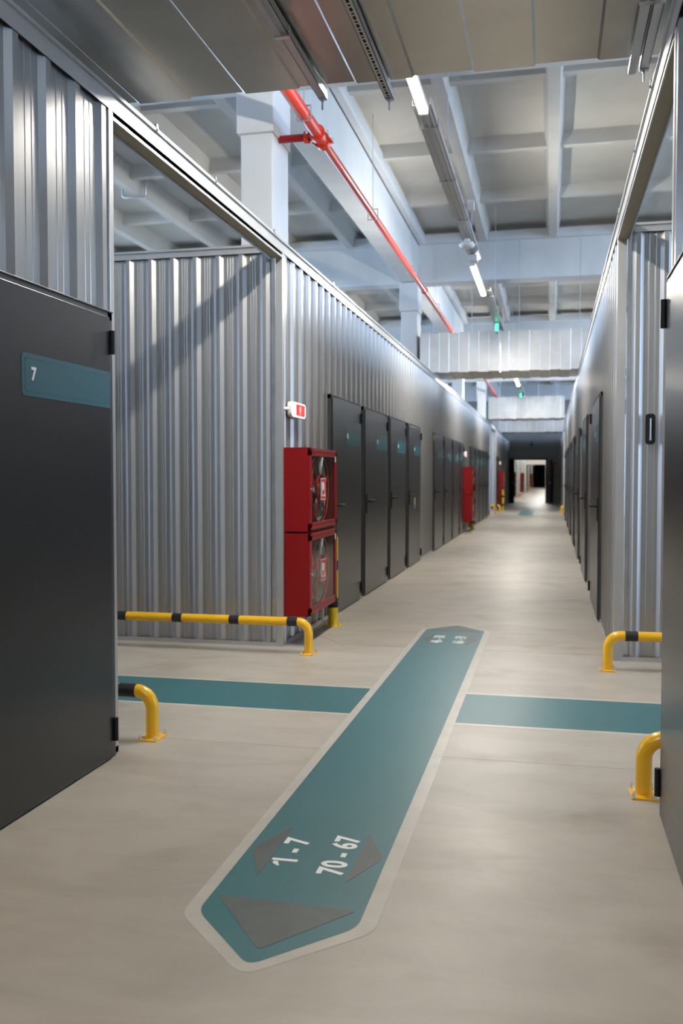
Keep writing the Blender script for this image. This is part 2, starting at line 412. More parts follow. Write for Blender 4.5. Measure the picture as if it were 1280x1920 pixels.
# hall beyond
b = MB().box(-2.25, XL, YE+0.2, 79, 0, 3.6).build('wall_left', 'silver_trim'); struct(b)
b = MB().box(XR, XR+0.2, YE+0.2, 79, 0, 3.6).build('wall_right', 'silver_sheet'); struct(b)
struct(MB().box(-2.25, XR+0.2, YE+0.2, 125, 3.6, 3.8).build('ceiling', 'white_wall'))
ox0, ox1 = -1.95, -0.45
b = MB().box(XL, ox0, 79, 79.2, 0, 3.6).box(ox1, XR, 79, 79.2, 0, 3.6).box(ox0, ox1, 79, 79.2, 2.3, 3.6)
struct(b.build('wall_end', 'white_wall'))
struct(MB().box(ox0-0.02, ox0+0.02, 78.95, 80.2, 0, 2.3).box(ox0, ox1, 78.95, 79.25, 2.26, 2.32).build('trim_18', 'black_plastic'))
struct(MB().box(-2.25, XL-0.02, 79.2, 125, 0, 3.6).build('wall_left', 'charcoal_wall'))
struct(MB().box(XR, XR+0.2, 79.2, 125, 0, 3.6).build('wall_right', 'charcoal_wall'))
struct(MB().box(-2.25, XR+0.2, 125, 125.2, 0, 3.6).build('wall_end', 'black_plastic'))

# ------------------------------------------------------------------ storage doors
def storage_door(side, y0, y1, number, label, group=None, detail=True):
    """side +1 = left partition (faces +x), -1 = right partition; frame spans y0..y1"""
    X = XL if side > 0 else XR; s = side
    t = thing('storage_door', (X, (y0+y1)/2, 0), label, 'door', group)
    h = (y1-y0)/2; fw = 0.045
    f = MB()
    f.box(-s*0.03, s*0.018, -h, -h+fw, 0, 2.13).box(-s*0.03, s*0.018, h-fw, h, 0, 2.13).box(-s*0.03, s*0.018, -h, h, 2.085, 2.13)
    f.box(-s*0.03, s*0.024, -h, h, 2.122, 2.13)
    f.build('door_frame', 'charcoal_frame', t, bevel=0.002)
    leaf = MB().box(-s*0.02, s*0.030, -h+fw+0.004, h-fw-0.002, 0.012, 2.098).build('door_leaf', 'charcoal_paint', t, bevel=0.003)
    # hinges on the far side
    for z in (1.98, 0.14):
        g = MB(); yy = h-fw+0.006
        g.tube([(s*0.038, yy, z-0.055), (s*0.038, yy, z+0.055)], 0.012, 12); g.box(s*0.018, s*0.034, yy-0.008, yy+0.026, z-0.05, z+0.05)
        g.build('hinge', 'black_plastic', t)
    # handle on the near side
    hy = -h + fw + 0.075
    MB().box(s*0.030, s*0.038, hy-0.022, hy+0.022, 0.93, 1.15).build('handle_plate', 'black_plastic', t, bevel=0.004)
    hd = MB(); hd.tube([(s*0.038, hy, 1.07), (s*0.082, hy, 1.07), (s*0.092, hy+0.012, 1.07), (s*0.094, hy+0.14, 1.07)], 0.0125, 10); hd.build('lever_handle', 'black_plastic', t)
    # number plate: flush with the right-hand edge as one faces the door
    if s > 0: ya, yb = h-fw-0.004-0.75, h-fw-0.004
    else: ya, yb = -h+fw+0.004+0.75, -h+fw+0.006
    d = 1 if yb > ya else -1
    pl = rpoly([(ya, 1.67), (yb, 1.67), (yb, 1.84), (ya, 1.84)], [0.022, 0, 0, 0.022])
    p = MB().prism(pl, 'x', s*0.0300, s*0.0312).build('number_sign', 'teal_sign', t)
    g = MB(); q = d
    g.box(s*0.0311, s*0.0316, ya+q*0.035, yb-q*0.04, 1.6885, 1.6905).box(s*0.0311, s*0.0316, ya+q*0.035, yb-q*0.04, 1.8195, 1.8215)
    g.box(s*0.0311, s*0.0316, ya+q*0.022, ya+q*0.0245, 1.705, 1.805)
    for (zc, sg) in ((1.705, -1), (1.805, 1)):
        for k in range(4):
            a0 = k*math.pi/8
            cy, cz = ya+q*0.0385+(-q)*0.0155*math.cos(a0+0.19), zc+sg*0.0155*math.sin(a0+0.19)
            g.box(s*0.0311, s*0.0316, cy-0.0032, cy+0.0032, cz-0.0032, cz+0.0032)
    g.build('sign_outline', 'teal_line', p)
    text_mesh('number', number, 0.072, 'white_print', frame((s*0.0316, ya+q*(0.085 if len(number) > 1 else 0.085), 1.758), (0, q, 0), (0, 0, 1)), p, bold=0.035)
    return t
NUMS = ['46', '47', '48', '49', '50', '51', '52', '53', '54', '55', '56', '57']
storage_door(1, 2.65, 4.085, '7', 'large charcoal storage door at far left with teal sign reading 7', None)
L_ = [(8.56, 9.985), (10.15, 11.66), (11.82, 13.21), (13.41, 14.77), (16.49, 17.95), (18.1, 19.55), (19.7, 21.1), (21.2, 22.3), (24.2, 25.5), (25.7, 27.1), (27.3, 28.6), (28.8, 30.0), (30.2, 31.4), (36.2, 37.5)]
ord_ = ['charcoal storage door with teal sign 46, right beside the hose cabinets', 'charcoal storage door with teal sign, second from the near hose cabinets',
        'charcoal storage door with teal sign, third from the near hose cabinets', 'charcoal storage door with yellow and blue tag hanging on its handle',
        'charcoal storage door with a yellow mark at the top left of its frame, left wall', 'charcoal storage door directly behind the yellow-marked one on the left wall',
        'charcoal storage door second behind the yellow-marked one, left wall', 'charcoal storage door just in front of the second red cabinet stack',
        'charcoal storage door just behind the second red cabinet stack', 'distant charcoal door, second behind the second red cabinet stack',
        'distant charcoal door, third behind the second red cabinet stack', 'distant charcoal door, fourth behind the second red cabinet stack',
        'distant charcoal door, last on the left wall before the far cross aisle', 'distant charcoal door between the far cross aisle and third red cabinet']
dl = []
for i, (a, b_) in enumerate(L_):
    dl.append(storage_door(1, a, b_, str(46+i), ord_[i], 'storage doors along the left wall'))
MB().box(0.020, 0.0245, -0.74, -0.70, 1.99, 2.10).build('yellow_mark', 'yellow_tape', dl[4])
tg = MB().box(0.096, 0.099, -0.50, -0.44, 0.94, 1.03).build('paper_tag', 'yellow_tape', dl[3]); MB().box(0.0955, 0.0995, -0.49, -0.43, 0.87, 0.94).build('tag_flap', 'blue_tag', tg)
storage_door(-1, 2.40, 3.845, '70', 'large charcoal storage door at the right edge of the photo, seen edge-on with black hinges')
ord2 = ['grey storage door nearest the right corner past the cross aisle', 'grey storage door second along the right wall past the cross aisle', 'grey storage door third along the right wall past the cross aisle',
        'grey storage door fourth along the right wall past the cross aisle', 'grey storage door fifth along the right wall past the cross aisle', 'grey storage door sixth along the right wall past the cross aisle', 'grey storage door seventh, last on the right wall before the far aisle']
for i, a in enumerate((8.85, 12.1, 15.4, 18.6, 21.9, 25.2, 28.6)):
    storage_door(-1, a, a+1.75, str(66-i), ord2[i], 'storage doors along the right wall')
# recessed pull handle on the right block's front sheet
ph = thing('pull_handle', (0.695, F0-0.004, 1.69), 'black oblong pull handle on the silver sheet right of the corridor', 'handle')
MB().prism(rpoly([(-0.034, -0.11), (0.034, -0.11), (0.034, 0.11), (-0.034, 0.11)], 0.025), 'y', 0.0, -0.014).build('back_plate', 'black_plastic', ph, bevel=0.004)
MB().prism(rpoly([(-0.016, -0.085), (0.016, -0.085), (0.016, 0.085), (-0.016, 0.085)], 0.014), 'y', -0.013, -0.0155).build('recess', 'slot_dark', ph)
MB().tube([(0, -0.020, -0.07), (0, -0.020, 0.075)], 0.005, 8).build('grip_bar', 'zinc', ph)
MB().tube([(0, -0.014, -0.075), (0, -0.022, -0.075)], 0.009, 10).build('lock_button', 'zinc', ph)

# ------------------------------------------------------------------ floor markings
def shape(mb, pts, z0, z1): mb.prism(pts, 'z', z0, z1); return mb
def slab(name, pts, z0, z1, m, parent): return MB().prism(pts, 'z', z0, z1).build(name, m, parent)
fm = thing('floor_marking', (-0.805, 5.37, 0), 'long teal direction strip down the corridor floor with arrows and numbers 1-7 and 70-67', 'floor marking')
ox, oy = -0.805, 5.37
def loc_(pts): return [(x-ox, y-oy) for x, y in pts]
xa, xb, yn, yf = -1.058, -0.552, 2.66, 8.09
cen = (-0.805, 2.385); cef = (-0.812, 8.37)
slab('clear_film_border', rpoly(loc_([(xa-0.045, yn-0.03), (cen[0], cen[1]-0.055), (xb+0.055, yn-0.02), (xb+0.055, yf+0.02), (cef[0], cef[1]+0.05), (xa-0.045, yf+0.02)]), [0.06, 0.06, 0.06, 0.03, 0.03, 0.03]), 0.0, 0.0010, 'film_edge', fm)
tf = slab('teal_film', rpoly(loc_([(xa, yn), cen, (xb, yn), (xb, yf), cef, (xa, yf)]), [0.05, 0.045, 0.05, 0.03, 0.06, 0.03]), 0.0, 0.0018, 'teal_floor', fm)
def arrow(pts): slab('arrow', rpoly(loc_(pts), 0.022), 0.0017, 0.0026, 'worn_arrow', fm)
arrow([(-1.035, 2.775), (-0.802, 2.47), (-0.575, 2.762)])
arrow([(-0.955, 3.385), (-1.045, 3.150), (-0.955, 2.945)])
arrow([(-0.655, 3.385), (-0.566, 3.165), (-0.655, 2.945)])
arrow([(-1.03, 8.02), (-0.812, 8.28), (-0.58, 8.02)])
arrow([(-0.955, 7.85), (-1.03, 7.62), (-0.955, 7.38)])
arrow([(-0.655, 7.85), (-0.575, 7.62), (-0.655, 7.38)])
def ftext(s, cx, cy, size, right=(0, 1, 0), up=(-1, 0, 0), par=None, sx=1.0):
    pp = par or fm; L0 = pp.location
    text_mesh('number_text', s, size, 'white_print', frame((cx-L0.x, cy-L0.y, 0.0026), right, up), pp, bold=0.030, depth=0.0006, sx=sx)
ftext('1 - 7', -0.895, 3.165, 0.125, sx=0.92)
slab('number_flag', [(-0.9365-ox, 3.0655-oy), (-0.9365-ox, 3.050-oy), (-0.916-ox, 3.030-oy), (-0.906-ox, 3.030-oy), (-0.921-ox, 3.0655-oy)], 0.002, 0.0032, 'white_print', fm)
ftext('70 - 67', -0.717, 3.165, 0.125, sx=0.90)
ftext('46 - 58', -0.895, 7.61, 0.125, sx=0.92)
ftext('66 - 59', -0.717, 7.61, 0.125, sx=0.92)
cl = thing('floor_marking', (-3.0, 5.42, 0), 'teal cross strip on the floor running left into the aisle, numbered 8 - 45', 'floor marking')
MB().box(-6, 1.94, -0.355, 0.345, 0, 0.0007).build('clear_film_border', 'film_edge', cl)
MB().box(-6, 1.895, -0.315, 0.315, 0, 0.0014).build('teal_film', 'teal_floor', cl)
ftext('8 - 45', -2.70, 5.435, 0.14, right=(1, 0, 0), up=(0, 1, 0), par=cl)
slab('arrow', rpoly([(-0.35, 0.2), (-0.62, 0.0), (-0.35, -0.2)], 0.02), 0.0013, 0.0022, 'worn_arrow', cl)
cr = thing('floor_marking', (1.5, 5.385, 0), 'teal cross strip on the floor running right into the aisle', 'floor marking')
MB().box(-2.045, 4, -0.39, 0.375, 0, 0.0007).build('clear_film_border', 'film_edge', cr)
MB().box(-2.00, 4, -0.345, 0.335, 0, 0.0014).build('teal_film', 'teal_floor', cr)
fd = thing('floor_marking', (-0.86, 35.0, 0), 'far pale teal direction strip on the floor at the distant cross aisle', 'floor marking')
MB().prism([(-0.25, -2.3), (0, -2.6), (0.25, -2.3), (0.25, 2.3), (0, 2.6), (-0.25, 2.3)], 'z', 0, 0.0018).build('teal_film', 'teal_floor', fd)

# ------------------------------------------------------------------ guard rails
def bend(pts, r, n=8):
    out = [Vector(pts[0])]
    for i in range(1, len(pts)-1):
        p = Vector(pts[i]); a = (Vector(pts[i-1])-p).normalized(); b = (Vector(pts[i+1])-p).normalized()
        p0, p1 = p+a*r, p+b*r; c = p + (a+b)*r
        for k in range(n+1):
            th = k/n*math.pi/2
            out.append(c - b*r*math.cos(th) - a*r*math.sin(th))
    out.append(Vector(pts[-1])); return out
def guard_rail(loc, length, d, bands, label, r=0.034, hz=0.242, group='yellow guard rails at the aisle corners'):
    """foot at loc, rail runs along d*x"""
    t = thing('guard_rail', loc, label, 'guard rail', group)
    path = bend([(0, 0, 0.006), (0, 0, hz), (d*length, 0, hz), (d*length, 0, 0.006)], 0.085)
    MB().tube(path, r, 24).build('rail_tube', 'yellow_paint', t)
    for b0, b1 in bands:
        MB().tube([(d*b0, 0, hz), (d*b1, 0, hz)], r+0.0012, 24).build('black_band', 'black_band', t)
    for fx in (0, d*length):
        p = MB().box(fx-0.055, fx+0.055, -0.075, 0.075, 0, 0.008).build('base_plate', 'yellow_paint', t, bevel=0.002)
        for bx_, by_ in ((0.042, -0.058), (0.042, 0.058), (-0.042, -0.058), (-0.042, 0.058)):
            q = MB(); q.tube([(fx+bx_, by_, 0.008), (fx+bx_, by_, 0.011)], 0.012, 12).tube([(fx+bx_, by_, 0.011), (fx+bx_, by_, 0.019)], 0.009, 6).tube([(fx+bx_, by_, 0.019), (fx+bx_, by_, 0.030)], 0.005, 8)
            q.build('anchor_bolt', 'chrome', p)
    return t
guard_rail((-1.785, 6.765, 0), 3.0, -1, [(0.085, 0.165), (0.55, 0.63), (1.02, 1.10), (1.49, 1.57), (1.96, 2.04)], 'long yellow guard rail with black bands in front of the left corrugated wall')
guard_rail((-1.995, 4.40, 0), 3.0, -1, [(0.085, 0.18), (0.6, 0.68), (1.1, 1.18)], 'yellow guard rail end beside the door marked 7')
guard_rail((0.397, 6.66, 0), 2.4, 1, [(0.115, 0.20), (0.62, 0.70), (1.1, 1.18)], 'yellow guard rail in front of the right corrugated wall across the aisle')
guard_rail((0.395, 4.065, 0), 2.4, 1, [(0.17, 0.26), (0.6, 0.68)], 'yellow guard rail end peeking out beside the right-edge door')
for lc, d, lb in (((-1.90, 33.2, 0), -1, 'distant small yellow guard rail at the near left corner of the far aisle'), ((-1.88, 35.6, 0), -1, 'distant small yellow guard rail at the far left corner of the far aisle'),
                  ((0.40, 33.2, 0), 1, 'distant small yellow guard rail at the near right corner of the far aisle'), ((0.40, 35.6, 0), 1, 'distant small yellow guard rail at the far right corner of the far aisle')):
    guard_rail(lc, 2.0, d, [(0.085, 0.17), (0.6, 0.68)], lb)
def bollard(loc, label):
    t = thing('bollard', loc, label, 'bollard', 'yellow bollards beside the hose cabinets')
    MB().tube([(0,0,0.006),(0,0,0.80)], 0.0455, 28).build('post', 'lemon_paint', t)
    for z0 in (0.165, 0.505): MB().tube([(0,0,z0),(0,0,z0+0.085)], 0.0467, 28).build('black_band', 'black_band', t)
    p = MB().box(-0.085,0.085,-0.085,0.085,0,0.008).build('base_plate', 'lemon_paint', t, bevel=0.002)
    for a in (-0.066, 0.066):
        for b_ in (-0.066, 0.066):
            MB().tube([(a,b_,0.008),(a,b_,0.016)],0.009,6).tube([(a,b_,0.016),(a,b_,0.032)],0.0045,8).build('anchor_bolt','chrome',p)
    return t
bollard((-1.915, 8.13, 0), 'yellow and black bollard beside the near red hose cabinets')
bollard((-1.93, 23.55, 0), 'yellow bollard mostly hidden behind the second red hose cabinets')
bollard((-1.86, 37.45, 0), 'distant yellow and black bollard in front of the third red hose cabinets')

# ------------------------------------------------------------------ fire hose cabinets
CW, CD, CH = 0.94, 0.195, 0.665
def hose_cabinet(loc, label, group='red fire hose cabinets'):
    """origin: near bottom corner at the wall plane; front faces +x, spans +y"""
    t = thing('fire_hose_cabinet', loc, label, 'fire hose cabinet', group)
    b = MB(); k = 0.003
    b.box(0, k, 0, CW, 0, CH); b.box(0, CD, 0, k, 0, CH); b.box(0, CD, CW-k, CW, 0, CH); b.box(0, CD, 0, CW, 0, k); b.box(0, CD, 0, CW, CH-k, CH)
    b.build('cabinet_body', 'red_cabinet', t)
    MB().box(k, k+0.002, k, CW-k, k, CH-k).build('back_panel', 'cabinet_inside', t)
    fw = 0.062; d = MB(); x0, x1 = CD, CD+0.018
    d.box(x0, x1, 0.0, fw, 0.008, CH-0.006).box(x0, x1, CW-fw, CW, 0.008, CH-0.006).box(x0, x1, 0, CW, 0.008, 0.008+0.058).box(x0, x1, 0, CW, CH-0.064, CH-0.006)
    d.box(x1-0.001, x1+0.003, 0.004, CW-0.004, CH-0.024, CH-0.018).box(x1-0.001, x1+0.003, 0.004, CW-0.004, 0.02, 0.026)
    dr = d.build('door_frame', 'red_cabinet', t, bevel=0.0015)
    MB().box(x0+0.006, x0+0.010, fw-0.005, CW-fw+0.005, 0.06, CH-0.06).build('glass_pane', 'glass', dr)
    MB().tube([(x1, 0.034, CH*0.5), (x1+0.020, 0.034, CH*0.5)], 0.013, 14).box(x1+0.018, x1+0.03, 0.030, 0.038, CH*0.5-0.018, CH*0.5+0.018).build('lock', 'chrome', dr)
    MB().box(x1, x1+0.001, CW-0.085, CW-0.045, CH-0.105, CH-0.055).build('corner_sticker', 'white_plastic', dr)
    # pictogram sticker on the pane: red square with a white hose-reel symbol
    cy, cz = CW*0.50, CH*0.50
    st = MB().box(x0+0.0101, x0+0.0112, cy-0.085, cy+0.085, cz-0.09, cz+0.09).build('hose_sticker', 'white_print', dr)
    sr = MB().box(x0+0.0112, x0+0.0118, cy-0.078, cy+0.078, cz-0.083, cz+0.083).build('sticker_field', 'red_print', st)
    g = MB(); xs, xe = x0+0.0118, x0+0.0124
    ring = [(cy-0.02+0.036*math.cos(a*math.pi/10), cz+0.025+0.036*math.sin(a*math.pi/10)) for a in range(20)]
    g.prism(ring, 'x', xs, xe); g.box(xs, xe, cy+0.012, cy+0.030, cz-0.055, cz+0.05); g.box(xs, xe, cy-0.06, cy-0.045, cz-0.06, cz+0.06)
    g.prism([(cy+0.030, cz-0.055), (cy+0.066, cz-0.07), (cy+0.066, cz-0.03)], 'x', xs, xe); g.box(xs, xe, cy-0.03, cy+0.03, cz-0.062, cz-0.048)
    g.build('sticker_symbol', 'white_print', st)
    # reel
    R = 0.285; cx = CD*0.52
    rl = thing('hose_reel'); rl.parent = t; rl.location = (cx, CW*0.5, CH*0.5)
    def torus(R_, r_, x, n=40, k=10):
        pts = [(x, R_*math.cos(2*math.pi*i/n), R_*math.sin(2*math.pi*i/n)) for i in range(n+1)]
        return MB().tube(pts, r_, k, caps=False)
    m = torus(R, 0.008, 0.075); m2 = torus(0.12, 0.010, 0.078); m.add(m2.v, m2.f, 0, True)
    for i in range(5):
        a = math.radians(72*i+20); c_, s_ = math.cos(a), math.sin(a); wv = 0.022
        pl = [(0.06*c_-wv*s_, 0.06*s_+wv*c_), (0.06*c_+wv*s_, 0.06*s_-wv*c_), (R*c_+wv*s_, R*s_-wv*c_), (R*c_-wv*s_, R*s_+wv*c_)]
        m.prism(pl, 'x', 0.072, 0.078)
    m.build('reel_disc', 'red_reel', rl)
    hs = MB()
    for i, (rr, xx) in enumerate(((0.262, 0.045), (0.262, 0.01), (0.262, -0.03), (0.235, 0.03), (0.235, -0.01))):
        z = torus(rr, 0.018, xx); hs.add(z.v, z.f, 0, True)
    hs.build('hose_coil', 'hose_grey', rl)
    MB().tube([(-0.06,0,0),(0.088,0,0)], 0.062, 24).build('reel_hub', 'galvanised', rl)
    nz = MB().tube([(0.085, -0.03, 0.26), (0.085, -0.05, 0.20), (0.085, -0.045, 0.13)], 0.02, 12, rs=[0.026, 0.022, 0.012]); nz.build('nozzle', 'hose_grey', rl)
    return t
hc = hose_cabinet((XL+0.004, 7.035, 0.912), 'upper of two red fire hose cabinets at the near left corner, glass door')
hose_cabinet((XL+0.004, 7.035, 0.238), 'lower of two red fire hose cabinets at the near left corner, hazy glass door')
for k, (y, nm) in enumerate(((22.5, 'second red cabinet stack along the left wall'), (37.7, 'third red cabinet stack beyond the far aisle'), (50.5, 'red cabinet stack just past the far doorway'), (66.0, 'bright red cabinet stack deep beyond the far doorway'), (96.0, 'most distant red cabinet stack beyond both doorways'))):
    dup(hc, (XL+0.004, y, 0.912), 'upper cabinet of the ' + nm); dup(hc, (XL+0.004, y, 0.238), 'lower cabinet of the ' + nm)

# lit hose signs
def hose_sign(loc, label):
    t = thing('hose_sign_light', loc, label, 'lit sign', 'lit fire hose signs above the red cabinets')
    MB().prism(rpoly([(-0.20, -0.062), (0.20, -0.062), (0.20, 0.062), (-0.20, 0.062)], 0.05), 'x', 0.012, 0.05).build('housing', 'white_plastic', t, bevel=0.006)
    MB().box(0, 0.013, -0.13, 0.13, -0.04, 0.04).build('mount', 'white_plastic', t)
    d = MB().prism(rpoly([(-0.195, -0.058), (0.195, -0.058), (0.195, 0.058), (-0.195, 0.058)], 0.05), 'x', 0.05, 0.060).build('diffuser', 'sign_lit', t)
    f = MB().box(0.060, 0.0612, -0.10, 0.165, -0.046, 0.046).build('red_field', 'sign_red', d)
    g = MB(); ring = [(0.02+0.022*math.cos(a*math.pi/8), 0.012+0.022*math.sin(a*math.pi/8)) for a in range(16)]
    g.prism(ring, 'x', 0.0612, 0.0618); g.box(0.0612, 0.0618, 0.036, 0.050, -0.038, 0.03); g.box(0.0612, 0.0618, -0.004, 0.012, -0.036, 0.0); g.build('symbol', 'white_print', f)
    c = MB().tube([(0.02, -0.20, 0.0), (0.015, -0.225, 0.0), (0.004, -0.235, 0.0), (-0.02, -0.235, 0.0)], 0.014, 10); c.build('cable_gland', 'white_plastic', t)
    return t
hs_ = hose_sign((XL, 7.30, 1.885), 'white wall light with red fire hose symbol above the near red cabinets')
dup(hs_, (XL, 22.55, 1.885), 'small lit white and red sign above the second red cabinets')
dup(hs_, (XL, 38.2, 1.885), 'tiny glowing white sign above the third red cabinets')
dup(hs_, (XL, 66.2, 1.885), 'tiny lit sign above the red cabinets beyond the far doorway')

# ------------------------------------------------------------------ ducts
def duct(x0, x1, y0, y1, z0, z1, label, bead=0.185, flanges=(), step=0.008, dm='duct_far'):
    t = thing('air_duct', ((x0+x1)/2, (y0+y1)/2, z0), label, 'air duct', 'rectangular silver air ducts crossing the corridor')
    cx, cy = (x0+x1)/2, (y0+y1)/2; hx, hy, hz = (x1-x0)/2, (y1-y0)/2, z1-z0
    prof = []; x = -hx; k = 0
    while x < hx:
        o = step if k % 2 else 0.0
        e = min(x+bead, hx); prof += [(x+0.006, o), (e-0.006, o)]; x += bead; k += 1
    m = MB(); n = len(prof)
    V = []
    for (x, o) in prof: V += [(x, -hy+o, o), (x, hy-o, o), (x, hy-o, hz-o), (x, -hy+o, hz-o)]
    F = [(4*i+a, 4*i+(a+1) % 4, 4*(i+1)+(a+1) % 4, 4*(i+1)+a) for i in range(n-1) for a in range(4)]
    F += [(0, 3, 2, 1), (4*n-4, 4*n-3, 4*n-2, 4*n-1)]
    m.add(V, F); o = m.build('duct_body', dm, t)
    bm = bmesh.new(); bm.from_mesh(o.data); bmesh.ops.recalc_face_normals(bm, faces=bm.faces); bm.to_mesh(o.data); bm.free()
    for rx in (-hx*0.75, hx*0.3, hx*0.8):
        MB().tube([(rx, hy+0.02, -0.03), (rx, hy+0.02, 2.76)], 0.005, 6).build('hanger_rod', 'zinc', t)
    for fx in flanges:
        f = MB(); a, b = fx-cx-0.012, fx-cx+0.012; e = 0.022
        f.box(a, b, -hy-e, -hy+0.01, -e, hz+e).box(a, b, hy-0.01, hy+e, -e, hz+e).box(a, b, -hy, hy, -e, 0.01).box(a, b, -hy, hy, hz-0.01, hz+e)
        f.build('flange', 'galvanised', t)
    return t
duct(-8.5, 5.5, 3.42, 4.575, 3.30, 4.05, 'large silver duct underside filling the top of the photo', bead=0.29, flanges=(), step=0.007, dm='duct_metal')
duct(-2.44, 4.5, 17.5, 18.85, 3.30, 4.05, 'silver duct crossing the corridor in mid distance beside the concrete column', flanges=(-0.93, 1.8), step=0.012)
duct(-2.10, 0.44, 32.0, 33.3, 3.30, 4.05, 'distant silver duct crossing between the wall tops, nearer of the two far ones', flanges=(-1.2,), step=0.015)
duct(-2.3, 3.5, 41.8, 43.0, 3.30, 4.05, 'farthest silver duct, just above the dark end wall', flanges=(-0.9,), step=0.015)
# strut channels hung below the near duct
def strut(x, y0, y1, label, slots=True, rail=False):
    t = thing('strut_channel', (x, (y0+y1)/2, 3.25), label, 'strut channel', 'steel struts under the near duct')
    h = (y1-y0)/2; m = MB()
    m.box(-0.0205, -0.018, -h, h, 0, 0.041).box(0.018, 0.0205, -h, h, 0, 0.041).box(-0.0205, 0.0205, -h, h, 0, 0.0025)
    m.box(-0.0205, -0.011, -h, h, 0.0385, 0.041).box(0.011, 0.0205, -h, h, 0.0385, 0.041)
    c = m.build('channel', 'zinc', t)
    s = MB(); y = -h+0.04; k = 0
    while y < h-0.02:
        L = 0.014 if k % 2 == 0 else 0.006
        if slots: s.prism(rpoly([(-0.0065, y-L), (0.0065, y-L), (0.0065, y+L), (-0.0065, y+L)], 0.005, 3), 'z', 0.0, -0.0008)
        y += 0.035; k += 1
    if slots: s.build('slots', 'slot_dark', c)
    for e in (-h+0.03, h-0.022):
        r = MB().tube([(0, e, -0.055), (0, e, 0.95)], 0.005, 8); r.build('threaded_rod', 'zinc', t)
        MB().tube([(0, e, -0.014), (0, e, -0.003)], 0.010, 6).box(-0.018, 0.018, e-0.016, e+0.016, -0.004, 0.0).build('nut', 'zinc', t)
    return t
strut(-0.81, 3.3, 4.70, 'slotted steel strut with round holes under the near duct, left of the first lamp')
t = strut(-1.137, 3.3, 4.62, 'dark steel strut with clamps under the near duct, leftmost of three', slots=False)
MB().box(-0.035, 0.03, -0.08, -0.055, -0.02, 0.03).build('clamp', 'chrome', t); MB().box(-0.03, -0.005, -0.68, -0.07, -0.016, 0.01).build('second_channel', 'zinc', t)
t = strut(0.408, 3.3, 4.63, 'steel strut bundle under the near duct above the right wall', slots=False)
MB().box(-0.07, -0.035, -0.7, 0.66, -0.01, 0.02).build('second_channel', 'zinc', t); MB().box(-0.08, 0.03, -0.05, -0.02, -0.02, 0.0).build('clamp', 'chrome', t)

# ------------------------------------------------------------------ red sprinkler pipe
px_, pz_ = -2.12, 4.50
t = thing('sprinkler_pipe', (px_, 20, pz_), 'bright red sprinkler pipe running along the ceiling beam toward the far end', 'pipe')
MB().tube([(0, -22, 0), (0, -11.35, 0)], 0.057, 20).tube([(0, -11.35, 0), (0, 26.5, 0)], 0.040, 18).build('pipe_run', 'red_pipe', t)
MB().tube([(-0.39, -11.55, 0), (-0.05, -11.55, 0)], 0.035, 16).build('branch_pipe', 'red_cabinet', t)
for y in (-11.62, -11.42):
    q = MB().tube([(0, y-0.035, 0), (0, y+0.035, 0)], 0.078, 18).box(-0.10, 0.10, y-0.02, y+0.02, -0.02, 0.02).build('coupling', 'red_pipe', t, bevel=0.004)
    MB().tube([(-0.09, y-0.05, 0), (-0.09, y+0.05, 0)], 0.012, 6).tube([(0.09, y-0.05, 0), (0.09, y+0.05, 0)], 0.012, 6).build('coupling_bolt', 'chrome', q)
MB().tube([(-0.14, -11.55, 0), (-0.10, -11.55, 0)], 0.055, 16).build('coupling', 'red_pipe', t)
for y in (-4.2, 1.8, 7.8): MB().tube([(0, y-0.05, 0), (0, y+0.05, 0)], 0.056, 16).build('coupling', 'red_pipe', t)
for y in (-12.1, -8.9, -5.8, -2.6, 0.6, 3.8, 8, 12):
    q = MB().tube([(0, y, 0.0), (0, y, 1.2)], 0.004, 6); q.box(-0.062, 0.062, y-0.012, y+0.012, -0.062, -0.056).box(-0.064, -0.058, y-0.012, y+0.012, -0.06, 0.07).box(0.058, 0.064, y-0.012, y+0.012, -0.06, 0.07).box(-0.064, 0.064, y-0.012, y+0.012, 0.066, 0.072)
    q.build('pipe_hanger', 'zinc', t)

# ------------------------------------------------------------------ lamps on their tray
lx, lz = -0.975, 4.085
def lamp(y0, label, L=2.02, x=lx, z=lz, m='tube_light', ends=True):
    t = thing('tube_lamp', (x, y0, z), label, 'ceiling lamp', 'linear lamps above the corridor')
    MB().box(-0.032, 0.032, 0.0, L, 0.012, 0.055).build('lamp_housing', 'white_plastic', t, bevel=0.004)
    MB().box(-0.030, 0.030, 0.02, L-0.02, -0.022, 0.012).build('diffuser', m, t, bevel=0.006, seg=1)
    MB().box(-0.034, 0.034, -0.01, 0.03, -0.024, 0.058).build('end_cap', 'white_plastic', t, bevel=0.004); MB().box(-0.034, 0.034, L-0.03, L+0.01, -0.024, 0.058).build('end_cap', 'white_plastic', t, bevel=0.004)
    return t
labs = ['white glowing tube lamp behind the camera', 'nearest glowing tube lamp, emerging from the near duct edge', 'second glowing tube lamp, in front of the concrete cross beam',
        'glowing tube lamp behind the mid-distance duct', 'small distant glowing tube lamp just below the mid duct', 'distant tube lamp near the far duct', 'last distant tube lamp before the end wall']
for k in range(-1, 5): lamp(7.03-2.02+7.15*k, labs[k+1], x={0: -0.955, 1: -1.01}.get(k, lx))
